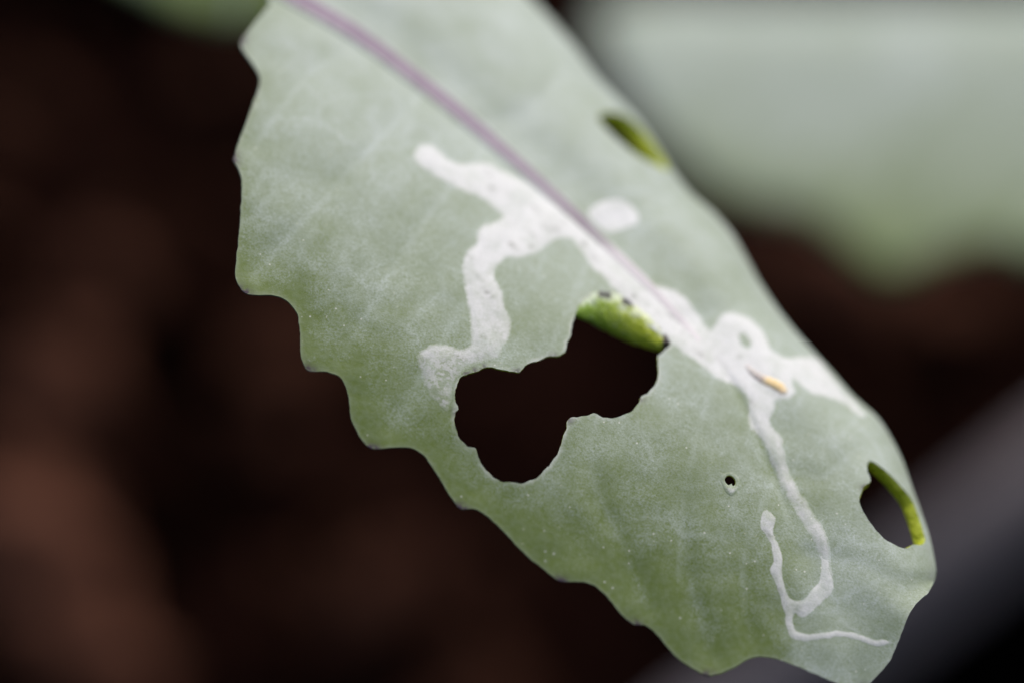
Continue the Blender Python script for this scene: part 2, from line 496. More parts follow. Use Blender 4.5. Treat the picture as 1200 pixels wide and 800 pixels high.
# crumbs and fibres of the peat lying on it: one uncountable mass
m_crumb, t, b = new_mat("peat_crumbs")
sh = t.attr("shade")
cc = t.mix(sh, (0.0022, 0.0008, 0.0006), (0.086, 0.037, 0.024))
t.l(cc, b.inputs['Base Color']); b.inputs['Roughness'].default_value = 1.0; b.inputs['Specular IOR Level'].default_value = 0.0; b.inputs['IOR'].default_value = 1.0
import bmesh
bm = bmesh.new(); bmesh.ops.create_icosphere(bm, subdivisions=1, radius=1.0)
iv = np.array([v.co[:] for v in bm.verts]); bm.verts.index_update(); iff = np.array([[v.index for v in f.verts] for f in bm.faces]); bm.free()
CV = []; CF = []; CS = []; base = 0
def crumb(c, s, shade):
    global base
    st = np.array([rng.uniform(.6, 1.5), rng.uniform(.6, 1.2), rng.uniform(.4, .8)]) * s
    A = np.linalg.qr(rng.normal(size=(3, 3)))[0]
    v = (iv * (1 + rng.uniform(-.22, .22, (len(iv), 1))) * st) @ A + c
    CV.append(v); CF.append(iff + base); CS.append(np.full(len(v), shade)); base += len(v)
for k in range(3600):
    u_, v_ = rng.uniform(1.0, PL - 1.0), rng.uniform(1.0, PW - 1.0)
    p = org + ex * u_ + ey * v_
    s = min(0.65, 0.07 + rng.exponential(0.10))
    crumb(np.array([p[0], p[1], 0.15 + rng.uniform(-.2, .15)]), s, np.clip(rng.beta(0.8, 4.2), 0, 1))
for px, py, s, shd in ((130, 330, .40, .62), (60, 480, .42, .60), (20, 660, .50, .9), (90, 700, .40, .8), (60, 610, .42, .75),
                       (150, 300, .3, .55), (440, 700, .34, .42), (1000, 330, .42, .62), (960, 300, .34, .62), (1090, 360, .34, .45),
                       (240, 100, .34, .42), (20, 560, .34, .5), (330, 420, .3, .36), (90, 760, .4, .7), (860, 280, .3, .4)):
    crumb(ground_hit(px, py, 0.35), s, shd)
cr = mesh_obj("peat_crumbs", np.vstack(CV), np.vstack(CF), m_crumb, attrs={'shade': np.concatenate(CS)}, smooth_shade=False)
cr['kind'] = 'stuff'; cr['label'] = "dark brown crumbs of damp peat covering the soil"

# ------------------------------------------------------------------ the mined leaf
LEFT = [(268, -60), (300, -22), (316, 2), (310, 13), (283, 47), (287, 62), (302, 84), (304, 100), (290, 140), (274, 184), (276, 192),
    (283, 209), (283, 233), (281, 267), (276, 317), (279, 333), (290, 345), (320, 346), (337, 353), (348, 367), (352, 390), (353, 417),
    (361, 434), (383, 435), (400, 443), (408, 463), (412, 490), (423, 513), (437, 525), (460, 524), (480, 524), (497, 533), (511, 553),
    (525, 577), (539, 595), (557, 596), (573, 605), (593, 625), (617, 650), (637, 666), (656, 680), (680, 681), (697, 686),
    (713, 700), (727, 718), (742, 731), (757, 732), (773, 746), (787, 763), (803, 777), (830, 791), (857, 783), (875, 773), (890, 769),
    (910, 771), (933, 780), (960, 791), (985, 801), (1005, 806), (1020, 799), (1043, 773), (1057, 740), (1067, 716), (1077, 703), (1088, 694)]
SIL = [(1095, 680), (1097, 666), (1093, 643), (1088, 623), (1080, 600), (1070, 573), (1057, 537), (1043, 510), (1027, 487), (1000, 463),
    (977, 437), (953, 411), (933, 389), (910, 360), (890, 330), (875, 303), (860, 277), (837, 250), (810, 227), (790, 203), (770, 172),
    (747, 140), (720, 112), (697, 87), (670, 50), (642, 18), (614, -10), (570, -48), (500, -95), (420, -140), (330, -175)]
BASE = [(255, -185), (205, -165), (170, -150), (165, -130), (205, -105), (240, -80)]
HOLE_MAIN = [(675, 368), (671, 378), (669, 393), (665, 402), (663, 410), (657, 415), (652, 417), (643, 417), (630, 422), (617, 428), (609, 436),
    (600, 435), (587, 432), (573, 430), (560, 434), (547, 438), (537, 445), (534, 457), (534, 470), (537, 480), (532, 484), (533, 497),
    (537, 512), (547, 522), (557, 524), (560, 533), (567, 547), (577, 557), (588, 564), (610, 566), (627, 560), (640, 550), (650, 537),
    (657, 520), (663, 503), (669, 489), (678, 488), (690, 486), (698, 484), (707, 488), (718, 490), (730, 487), (742, 480), (748, 472),
    (751, 465), (760, 460), (768, 450), (772, 437), (771, 423), (771, 415), (778, 410), (784, 403), (782, 395), (770, 385), (753, 370), (737, 355),
    (720, 347), (700, 343), (687, 349), (678, 359)]
HOLE_RIGHT = [(1018, 540), (1016, 550), (1020, 563), (1012, 570), (1007, 585), (1012, 600), (1023, 616), (1040, 633), (1060, 642), (1070, 638),
    (1081, 637), (1084, 630), (1077, 606), (1067, 583), (1053, 566), (1040, 553), (1027, 543)]
HOLE_TOP = [(700, 137), (711, 151), (729, 168), (747, 182), (765, 192), (783, 200), (779, 188), (768, 172), (756, 156), (743, 143), (729, 134), (713, 132)]
HOLE_TINY = [(849, 561), (852, 557), (857, 557), (861, 561), (862, 566), (859, 569), (857, 566), (854, 568), (851, 566)]
MID = [(160, -140), (240, -72), (330, -12), (420, 42), (520, 118), (600, 186), (660, 240), (700, 278), (760, 335), (820, 400), (862, 455), (900, 540),
    (940, 640), (975, 710), (1003, 760), (1010, 806)]
TIPS = np.array([(283, 47), (274, 187), (286, 343), (362, 433), (437, 525), (540, 595), (657, 681), (743, 731), (830, 791), (1008, 805)], float)

left = curve(LEFT, 3.0, False, 0.5, 1)
sil = curve([LEFT[-1]] + SIL + [BASE[0]], 4.0, False)
base_c = curve(BASE + [LEFT[0]], 4.0, False)
outer = np.vstack([left[:-1], sil[:-1], base_c[:-1]])
mid_c = curve(MID, 6.0, False)
sil_line = curve(SIL, 6.0, False)
holes = [curve(HOLE_MAIN, 2.4, True, 1.2, 3), curve(HOLE_RIGHT, 3.0, True, 0.5, 5), curve(HOLE_TOP, 4.0, True, 0, 6), curve(HOLE_TINY, 1.8, True, 0.2, 7)]

# secondary veins (start on the midrib, end near a tooth)
VEINS = [[(430, 48), (360, 90), (300, 170)], [(500, 104), (420, 190), (300, 320)], [(575, 165), (490, 270), (400, 420)], [(640, 222), (560, 330), (460, 500)],
         [(700, 278), (640, 420), (560, 575)], [(770, 350), (690, 520), (730, 640), (760, 710)], [(840, 425), (800, 590), (810, 690), (835, 770)], [(905, 560), (870, 660), (880, 750)],
         [(560, 150), (620, 130), (660, 90)], [(690, 268), (760, 240), (800, 225)], [(800, 378), (870, 360), (900, 360)], [(905, 545), (960, 560), (1000, 530)], [(945, 650), (1010, 660), (1060, 690)]]
vein_c = [curve(v, 6, False) for v in VEINS]
ROLL = 62.0

def depth(p):
    u = (p[:, 0] - 280) * 0.413 - (p[:, 1] - 320) * 0.911
    w_ = (p[:, 0] - 280) * 0.911 + (p[:, 1] - 320) * 0.413
    k = 0.62 + 0.16 * smooth(-120, 350, w_)
    d = k * (0.66 * u + 0.36 * (np.sqrt(u * u + 95 ** 2) - 95))
    d = d + 0.00065 * np.maximum(u - 60, 0) ** 2
    q = poly_dist(p, sil_line)
    r = ROLL
    x = np.clip((r - q) / r, 0, 1)
    d = d + r * (1 - np.sqrt(np.maximum(1 - x * x, 0)))
    dm, am, sg = poly_dist(p, mid_c, want=True)
    amp = 1 - 0.55 * smooth(0.4, 0.75, am)
    d = d + amp * (6 * np.exp(-(dm / 20) ** 2) + 7 * np.exp(-(dm / 70) ** 2) + 6.5 * np.exp(-((-sg * dm - 26) / 24) ** 2))
    d = d + 2.2 * np.exp(-(dm / 4.5) ** 2) * smooth(420, 440, p[:, 1]) * smooth(640, 540, p[:, 1])
    for v in vein_c:
        dv = poly_dist(p, v)
        d = d + 1.7 * np.exp(-(dv / 14) ** 2)
    d = d + 7 * fnoise(p[:, 0] / 150, p[:, 1] / 150, 5, 2) + 2.0 * fnoise(p[:, 0] / 42, p[:, 1] / 42, 8, 2)
    return d

def surf(p): return to_world(p[:, 0], p[:, 1], depth(p)) - P0
def surf_n(p, e=1.5):
    a = surf(p + [e, 0]) - surf(p - [e, 0]); b_ = surf(p + [0, e]) - surf(p - [0, e])
    n = np.cross(a, b_); n /= np.linalg.norm(n, axis=1)[:, None]
    s = np.sign(-(n @ F)); s[s == 0] = 1
    return n * s[:, None]

def leaf_attrs(p):
    dl = poly_dist(p, left)
    q = poly_dist(p, sil_line)
    gre = 0.46 * np.exp(-dl / 44) * smooth(300, 700, p[:, 0] + p[:, 1] * .9) \
        + 0.30 * np.exp(-dl / 130) * smooth(480, 900, p[:, 0] * .5 + p[:, 1] * .8) + 0.2 * np.exp(-dl / 22)
    u = (p[:, 0] - 280) * 0.413 - (p[:, 1] - 320) * 0.911
    gre = (gre + 0.50 * (1 - smooth(-60, 240, u)) + 0.16 * np.exp(-dl / 30)) * (1 - 0.85 * smooth(880, 1010, p[:, 0] + 0.25 * (p[:, 1] - 650))) - 0.24 * smooth(120, 380, u)
    dmr = poly_dist(p, mid_c)
    gre = gre + 0.16 * np.exp(-((p[:, 0] - 445) ** 2 + (p[:, 1] - 370) ** 2) / 100 ** 2) + 0.32 * np.exp(-(dmr / 3.2) ** 2) * smooth(425, 445, p[:, 1]) * smooth(600, 530, p[:, 1])
    v = np.zeros(len(p))
    for vc in vein_c: v = np.maximum(v, np.exp(-(poly_dist(p, vc) / 3.6) ** 2))
    # side veinlets, a faint net
    return {'gre': gre, 'vein': v * (0.6 + fnoise(p[:, 0] / 30, p[:, 1] / 30, 31))}

leaf = thing("mined_leaf", "pale waxy leaf with white mine trails and chewed holes, in focus at the front", "leaf", tuple(P0))

# extra rows of points beside the rolled edge, where it turns away fastest
ext = []
tan = np.gradient(sil, axis=0); tan /= np.linalg.norm(tan, axis=1)[:, None]
outn = np.stack([-tan[:, 1], tan[:, 0]], 1)
if ((sil.mean(0) + outn[len(sil)//2] * 5 - [600, 380]) @ [1, -1]) < ((sil.mean(0) - [600, 380]) @ [1, -1]): outn = -outn
for off in (0.5, 1.3): ext.append(sil[2:-2] - outn[2:-2] * off)
vo_, fo_ = triangulate([outer] + holes, 4.2, np.vstack(ext))
top = surf(vo_)
at = leaf_attrs(vo_)
dh = np.minimum.reduce([poly_dist(vo_, h, True) for h in holes[:1] + holes[3:]])
dl = poly_dist(vo_, left)
at['pale'] = np.maximum(np.exp(-(dh / 2.4) ** 2) * np.clip(0.55 + 1.3 * fnoise(vo_[:, 0] / 14, vo_[:, 1] / 14, 77), 0, 1), 0.2 * np.exp(-(dl / 2.2) ** 2))
dt = np.min(np.linalg.norm(vo_[:, None] - TIPS[None], axis=2), axis=1)
at['tip'] = 1.5 * np.exp(-(dt / 8.5) ** 2) * np.exp(-dl / 6)
qs = poly_dist(vo_, sil_line)
bits = np.array([(547, 437), (556, 434), (566, 430), (606, 435), (648, 417), (534, 482), (752, 466), (1012, 570), (668, 492)], float)
db = np.min(np.linalg.norm(vo_[:, None] - bits[None], axis=2), axis=1)
at['tip'] = np.maximum(at['tip'], 0.9 * np.exp(-(db / 4.5) ** 2))
thick = (2.6 + 4.4 * smooth(4, 40, dl) * smooth(8, 40, np.minimum(dh, 60)) + 8.5 * smooth(110, 40, qs) * smooth(0, 60, dl) + 9 * np.exp(-(np.linalg.norm(vo_ - [742, 165], axis=1) / 55) ** 2)) * PXCM
nv0 = len(top)
# hidden part: the margin goes on rolling under, then hangs down
kd = {}
for i, p in enumerate(vo_): kd[(round(p[0], 2), round(p[1], 2))] = i
sidx = [kd.get((round(x, 2), round(y, 2))) for x, y in sil]
good = [i for i, s in enumerate(sidx) if s is not None]
m_s = np.array([outn[i] for i in good]); ps = sil[good]; si = [sidx[i] for i in good]
ds = depth(ps)
sarc = np.linspace(0, 1, len(good))
taper = smooth(0, 0.12, sarc) * smooth(1.0, 0.88, sarc)
rows = [si]; allv = [top]; allp = [vo_]; cnt = nv0; extf = []
hang = 95 + 50 * fnoise(sarc * 16, sarc * 0, 4, 2)
NR = 12
for k in range(1, NR + 1):
    th = min(math.radians(90 + 4 * k), math.radians(104))
    s = ROLL * (1 - math.sin(th)); dz = -ROLL * math.cos(th)
    more = max(0, k - 4) / (NR - 4)
    pk = ps - m_s * ((s + more * 2) * taper)[:, None]
    dk = ds + (dz + more * hang) * taper + 0.25 * k
    allv.append(to_world(pk[:, 0], pk[:, 1], dk) - P0); allp.append(pk)
    rows.append(list(range(cnt, cnt + len(ps)))); cnt += len(ps)
for k in range(NR):
    for i in range(len(ps) - 1):
        a_, b_, c_, d_ = rows[k][i], rows[k][i+1], rows[k+1][i+1], rows[k+1][i]
        extf += [(a_, b_, c_), (a_, c_, d_)]
extf = np.array(extf)
V = np.vstack(allv)
# orient the strip like the rest: its normal must point away from the leaf's inside
fn = np.cross(V[extf[:, 1]] - V[extf[:, 0]], V[extf[:, 2]] - V[extf[:, 0]])
wout = (m_s.mean(0)[0] * R - m_s.mean(0)[1] * U)
if (fn @ wout).sum() < 0: extf = extf[:, ::-1]
faces = np.vstack([fo_, extf])
for k in list(at): at[k] = np.concatenate([at[k], np.tile(at[k][si], NR)])
thick = np.concatenate([thick, np.concatenate([thick[si] * (1 - .6 * min(1, k / 4)) for k in range(1, NR + 1)])])
n = vnormals(V, faces)
bot = V - n * thick[:, None]
NV = len(V)
loops = boundary_loops(faces)
loops.sort(key=len, reverse=True)
hole_loops = []
shell_f = [tuple(f) for f in faces] + [tuple(f[::-1] + NV) for f in faces]
mi = [0] * len(faces) + [1] * len(faces)
allp = np.vstack(allp)
for lp in loops:
    c_ = allp[lp].mean(0)
    is_hole = len(lp) < 400 and any(inside(np.array([c_]), h)[0] or np.linalg.norm(h.mean(0) - c_) < 12 for h in holes)
    if is_hole: hole_loops.append(lp); continue
    for i in range(len(lp)):
        a_, b_ = lp[i], lp[(i + 1) % len(lp)]
        shell_f.append((b_ + 2 * NV, a_ + 2 * NV, a_ + 3 * NV, b_ + 3 * NV)); mi.append(0)
att2 = {k: np.concatenate([v, v, v, v]) for k, v in at.items()}
blade = mesh_obj("blade", np.vstack([V, bot, V, bot]), shell_f, [m_blade, m_under], leaf, att2, mat_idx=mi)
# the bitten edges: walls right through the thickness, slightly hollow
for lp in hole_loops:
    L = len(lp); K = 4; vv_ = []; ff_ = []
    cen = V[lp].mean(0)
    for j in range(K + 1):
        s = j / K
        P = V[lp] * (1 - s) + bot[lp] * s
        inw = (P - cen); inw /= np.maximum(np.linalg.norm(inw, axis=1), 1e-9)[:, None]
        P = P - inw * (math.sin(math.pi * s) * 0.10 * thick[lp])[:, None] * (0.6 + rng.uniform(0, .8, L))[:, None]
        vv_.append(P)
    for j in range(K):
        for i in range(L):
            i2 = (i + 1) % L
            ff_.append((j*L+i2, j*L+i, (j+1)*L+i, (j+1)*L+i2))
    mesh_obj("chewed_edge", np.vstack(vv_), ff_, m_flesh, leaf)

def patch(name, loops_px, step, mat, height, rise, attr_fn, sink=1.2, parent=leaf, seed=3, rough=0.0):
    """a low blister lying on the blade: domed skin, closed underneath inside the blade"""
    p, f = triangulate(loops_px, step, seed=seed)
    e = np.minimum.reduce([poly_dist(p, l, True) for l in loops_px])
    h = (height * smooth(0, rise, e) + rough * fnoise(p[:, 0] / 7, p[:, 1] / 7, 50) * smooth(0, rise * .5, e)) * PXCM
    nn = surf_n(p); s0 = surf(p)
    topv = s0 + nn * (h + (0.14 + 0.5 * smooth(0, rise, e)) * PXCM)[:, None]
    botv = s0 - nn * sink * PXCM
    rim = e < 1e-3
    topv[rim] = s0[rim] + nn[rim] * 0.06 * PXCM
    N = len(p)
    ff = [tuple(x) for x in f] + [tuple(x[::-1] + N) for x in f]
    topr = topv.copy()
    for lp in boundary_loops(f):
        for i in range(len(lp)):
            a_, b_ = lp[i], lp[(i + 1) % len(lp)]
            ff.append((b_ + 2 * N, a_ + 2 * N, a_ + N, b_ + N))
    A = leaf_attrs(p); A.update(attr_fn(p, e)); A = {k: np.concatenate([v, v, v]) for k, v in A.items()}
    return mesh_obj(name, np.vstack([topv, botv, topr]), ff, mat, parent, A)

MINE_A = [(485, 177), (497, 169), (513, 173), (525, 187), (543, 192), (567, 190), (587, 198), (610, 210), (633, 223), (653, 237), (668, 249),
    (690, 262), (712, 281), (730, 301), (748, 320), (762, 332), (775, 335), (793, 340), (808, 352), (818, 368), (828, 382), (834, 386), (838, 377), (850, 366), (870, 367),
    (887, 380), (900, 397), (907, 410), (920, 418), (940, 417), (955, 418), (972, 436), (992, 460), (1012, 480), (1014, 490), (1004, 486), (993, 477), (973, 466), (953, 463),
    (940, 454), (930, 446), (934, 458), (927, 466), (910, 470), (907, 483), (903, 493), (917, 513), (920, 527), (921, 540), (927, 556), (937, 573), (947, 590), (957, 606), (968, 623),
    (973, 636), (974, 655), (976, 674), (967, 674), (963, 655), (943, 616), (927, 591), (915, 570), (907, 551), (900, 537), (896, 521), (880, 504), (875, 490), (877, 477), (873, 463),
    (863, 453), (847, 447), (827, 434), (815, 425), (803, 415), (790, 405), (782, 397), (770, 388), (750, 373), (733, 354), (720, 341), (707, 327), (690, 310),
    (677, 291), (667, 281), (653, 282), (633, 295), (610, 303), (594, 303), (584, 312), (580, 323), (590, 343), (593, 360), (600, 377), (598, 390), (590, 407), (587, 417), (573, 423),
    (557, 427), (538, 440), (531, 450), (528, 470), (524, 482), (513, 472), (502, 461), (493, 437), (488, 418), (503, 405), (523, 404), (538, 408), (550, 405), (551, 392), (548, 367), (543, 340), (541, 313),
    (547, 294), (559, 284), (559, 272), (567, 263), (588, 255), (573, 241), (557, 230), (533, 220), (510, 207), (488, 191)]
MINE_RING = [(867, 393), (873, 393), (879, 401), (878, 407), (870, 403)]
MINE_B = [(688, 251), (697, 241), (707, 236), (720, 233), (737, 238), (748, 252), (745, 263), (727, 270), (712, 274), (700, 264)]
MINE_C = [(957, 643), (964, 652), (972, 654), (973, 666), (977, 683), (973, 697), (957, 711), (943, 723), (931, 719), (930, 728), (933, 737), (947, 742), (965, 740), (980, 738), (1000, 741), (1020, 747),
    (1040, 750), (1046, 753), (1030, 757), (1010, 752), (993, 746), (973, 747), (943, 751), (926, 747), (921, 733), (920, 720), (915, 706), (912, 693), (907, 680), (902, 670), (905, 656),
    (903, 640), (897, 627), (890, 616), (892, 603), (897, 595), (904, 600), (909, 608), (907, 623), (912, 636), (917, 650), (917, 663), (918, 676), (922, 693), (928, 702), (940, 702),
    (950, 692), (960, 680), (962, 662)]
FRASS = [(572, 203), (577, 222), (596, 228), (611, 238), (628, 246), (643, 258), (652, 270), (600, 288), (612, 281), (624, 276), (684, 287), (691, 296), (697, 304),
    (706, 325), (718, 328), (727, 336), (741, 347), (757, 356), (770, 368), (788, 372), (800, 390), (820, 414), (900, 626), (905, 655), (912, 690), (935, 712), (968, 690), (972, 662), (940, 590), (560, 325), (566, 395), (572, 345), (580, 385), (548, 300), (640, 268), (660, 262), (540, 420), (520, 440), (845, 425), (880, 470), (905, 545)]
def frass(p):
    v = np.zeros(len(p))
    for i, (x, y) in enumerate(FRASS):
        a = 0.7 + 0.3 * math.sin(i * 2.1); dx = p[:, 0] - x; dy = p[:, 1] - y
        al = 0.77 * dx + 0.64 * dy; ac = -0.64 * dx + 0.77 * dy
        v = np.maximum(v, a * np.exp(-(al / (7 + 3 * math.sin(i * 3.7))) ** 2 - (ac / (3.0 + math.sin(i * 1.3))) ** 2))
    return v
def mine_attr(p, e):
    old = np.maximum(smooth(385, 440, p[:, 1]) * (p[:, 0] < 640), 0.35 * (p[:, 0] < 640) * smooth(300, 400, p[:, 1]))
    old = np.maximum(old, 0.55 * smooth(480, 540, p[:, 1]) * (p[:, 0] > 760))
    return {'edge': np.clip(e / 9.0, 0, 1), 'old': old, 'frass': frass(p)}
patch("mine_trail", [curve(MINE_A, 2.6, True, 1.3, 41), curve(MINE_RING, 3, True)], 3.4, m_mine, 0.35, 11, mine_attr, rough=0.35)
patch("mine_trail", [curve(MINE_B, 3, True, 0.6, 43)], 3.4, m_mine, 0.35, 11, lambda p, e: {'edge': np.clip(e / 5, 0, 1) * 1.3, 'old': np.full(len(p), -0.12)}, seed=5, rough=0.4)
patch("mine_trail", [curve(MINE_C, 1.8, True, 0.9, 44)], 2.4, m_mine, 0.1, 6,
      lambda p, e: {'edge': np.clip(e / 3.5, 0, 1), 'old': np.full(len(p), 0.3), 'frass': 0.7 * frass(p)}, seed=6, rough=0.3)
# pale callus round the tiny hole
SCAR = [(846, 556), (852, 553), (860, 554), (866, 560), (867, 568), (863, 577), (857, 581), (851, 577), (847, 569), (845, 562)]
patch("scar", [curve(SCAR, 2, True), holes[3]], 2.2, m_mine, 0.9, 4,
      lambda p, e: {'edge': -0.25 + 0.55 * smooth(-4, 12, p[:, 1] - 563) * np.clip(e / 4, 0, 1), 'old': np.zeros(len(p))}, seed=7)

# midrib: low purple ridge that fades towards the tip
mr = curve([m for m in MID if m[1] < 410], 5.0, False)
tg = np.gradient(mr, axis=0); tg /= np.linalg.norm(tg, axis=1)[:, None]
nr = np.stack([-tg[:, 1], tg[:, 0]], 1)
arc = np.concatenate([[0], np.cumsum(np.linalg.norm(np.diff(mr, axis=0), axis=1))]); arc /= arc[-1]
hw = np.interp(mr[:, 1], [-140, 0, 118, 240, 290, 340, 400, 460], [15, 12, 10, 7.8, 6, 5, 3.6, 2])
fade = np.interp(mr[:, 1], [-140, 150, 235, 262, 285, 300, 345, 375, 400, 460], [1, 0.95, 0.85, .9, .7, .42, .42, .38, .12, 0.0])
M = 11; VV = []; EA = []; FA = []; PP = []
for j in range(M):
    s = -1 + 2 * j / (M - 1)
    p = mr + nr * (hw * s)[:, None]
    hgt_ = (math.sqrt(max(0, 1 - s * s)) * (hw * 0.07 + 0.4) * np.interp(arc, [.8, 1], [1, .3]) + (0.2 if abs(s) == 1 else 1.3)) * PXCM
    VV.append(surf(p) + surf_n(p) * hgt_[:, None]); EA.append(np.full(len(p), 1 - abs(s))); FA.append(fade); PP.append(p)
# lower half, inside the blade
for j in range(M):
    s = -1 + 2 * j / (M - 1)
    VV.append(surf(PP[j]) - surf_n(PP[j]) * 1.5 * PXCM); EA.append(EA[j]); FA.append(fade); PP.append(PP[j])
L = len(mr); ff = []
for j in range(M - 1):
    for i in range(L - 1):
        ff.append((j*L+i, (j+1)*L+i, (j+1)*L+i+1, j*L+i+1))
        k = M * L
        ff.append((k+j*L+i, k+j*L+i+1, k+(j+1)*L+i+1, k+(j+1)*L+i))
for i in range(L - 1):
    ff.append((i, i+1, M*L+i+1, M*L+i)); q_ = (M-1)*L
    ff.append((q_+i+1, q_+i, M*L+q_+i, M*L+q_+i+1))
PPs = np.vstack(PP); A = leaf_attrs(PPs)
A['edge'] = np.concatenate(EA); A['fade'] = np.concatenate(FA)
A['overmine'] = smooth(278, 300, PPs[:, 1]) * (1 - smooth(428, 440, PPs[:, 1]))
rib = mesh_obj("midrib", np.vstack(VV), ff, m_rib, leaf, A)
rib.data.polygons.foreach_set("use_smooth", [i < 2 * (M - 1) * (L - 1) for i in range(len(ff))])
bmx = bmesh.new(); bmx.from_mesh(rib.data); bmesh.ops.recalc_face_normals(bmx, faces=bmx.faces); bmx.to_mesh(rib.data); bmx.free()

# fleshy flank of the bitten midrib, seen through the big hole
TOPE = curve([(672, 369), (676, 357), (687, 346), (702, 341), (721, 344), (739, 352), (756, 366), (771, 381), (783, 395), (786, 403)], 3, False)
BOTE = curve([(672, 369), (677, 372), (693, 380), (710, 389), (727, 397), (743, 404), (760, 409), (771, 412), (779, 412), (786, 407), (786, 403)], 3, False)
NA, NC = 46, 16
def resam(c, k):
    l = np.concatenate([[0], np.cumsum(np.linalg.norm(np.diff(c, axis=0), axis=1))]); s = np.linspace(0, l[-1], k)
    return np.stack([np.interp(s, l, c[:, 0]), np.interp(s, l, c[:, 1])], 1)
te, be = resam(TOPE, NA), resam(BOTE, NA)
hmid = surf_n(te)
dte = depth(te)
VV = []; AL = []; AC = []
for j in range(NC):
    th = 2 * math.pi * j / NC
    v = 0.5 - 0.5 * math.cos(th)                       # 0 at the top edge, 1 at the lower edge
    p = te * (1 - v) + be * v
    wd = np.linalg.norm(be - te, axis=1)
    bul = -math.sin(th) * (0.28 if math.sin(th) > 0 else 0.45) * wd
    d = dte + 1.5 - 2 * np.sin(math.pi * v) + bul + 6 * np.clip(1 - np.linspace(0, 1, NA) / .3, 0, 1) + 3.2 * fnoise(p[:, 0] / 6, p[:, 1] / 6, 61)
    VV.append(to_world(p[:, 0] + 1.2 * vnoise(p[:, 0] / 5, p[:, 1] / 5, 71), p[:, 1] + 1.6 * vnoise(p[:, 0] / 4, p[:, 1] / 5, 72), d) - P0)
    AL.append(np.linspace(0, 1, NA)); AC.append(np.full(NA, v))
ff = []
for j in range(NC):
    for i in range(NA - 1):
        j2 = (j + 1) % NC
        ff.append((j*NA+i, j*NA+i+1, j2*NA+i+1, j2*NA+i))
fl = mesh_obj("bitten_midrib_flank", np.vstack(VV), ff, m_flank, leaf, {'along': np.concatenate(AL), 'across': np.concatenate(AC)})
fl['label'] = "bright yellow-green fleshy edge inside the largest hole"
bmx = bmesh.new(); bmx.from_mesh(fl.data); bmesh.ops.recalc_face_normals(bmx, faces=bmx.faces); bmx.to_mesh(fl.data); bmx.free()

# petiole going back and down to the soil, beyond the picture
pA = surf(np.array([[215., -112.]]))[0] - 0.02 * np.array([0, 0, 1.0]); pB = surf(np.array([[175., -142.]]))[0]
dirp = (pB - pA) / np.linalg.norm(pB - pA)
path = [pA, pB, pB + dirp * .5 + np.array([-.3, .1, -.02]), pB + np.array([-1.6, .5, -.2]), pB + np.array([-2.6, .6, -1.0]),
        pB + np.array([-3.4, .7, -2.8]), pB + np.array([-3.7, .7, -5.0])]
path[-1][2] = -P0[2] - 0.3
v_, f_ = tube(*bend(path, [.10, .10, .105, .11, .12, .13, .15]))
mesh_obj("petiole", v_, f_, m_petiole, leaf)

# ------------------------------------------------------------------ larva in its mine
m_larva, t, b = new_mat("larva_skin")
al = t.attr("along")
c_ = t.mix(t.ramp(al, 0.46, 0.60), (0.23, 0.175, 0.155), (0.62, 0.43, 0.13))
c_ = t.mix(t.ramp(al, 0.22, 0.05, 0, 0.8), c_, (0.34, 0.27, 0.19))
c_ = t.mix(t.ramp(al, 0.86, 1.0, 0, 0.7), c_, (0.60, 0.57, 0.45))
c_ = t.mix(t.math('MULTIPLY_ADD', t.attr('skin'), 0.62, 0.22), (0.56, 0.55, 0.53), c_)
t.l(c_, b.inputs['Base Color']); b.inputs['Roughness'].default_value = 0.45
b.inputs['Subsurface Weight'].default_value = 0.2; b.inputs['Subsurface Scale'].default_value = 0.02
lc = curve([(866, 419), (873, 427), (883, 437), (893, 444), (905, 449), (915, 455), (923, 465)], 2.4, False)
ln = surf_n(lc); ls = surf(lc) - ln * 5.6 * PXCM
s_ = np.linspace(0, 1, len(lc))
rad = np.sqrt(np.clip(1 - (2 * s_ - 1) ** 4, 0.02, 1)) * (10.6 + 0.5 * np.cos(s_ * 2 * math.pi * 10)) * (0.68 + 0.4 * s_) * PXCM
v_, f_ = tube(ls, rad, 14)
la = mesh_obj("leaf_miner_larva", v_ + P0, f_, m_larva, None, {'along': np.repeat(s_, 14), 'skin': smooth(0.6, 4.2, ((v_ - np.repeat(surf(lc), 14, axis=0)) * np.repeat(ln, 14, axis=0)).sum(1) / PXCM)})
la['label'] = "tiny yellow and brown larva lying in the white mine near the leaf's right edge"
la['category'] = "larva"

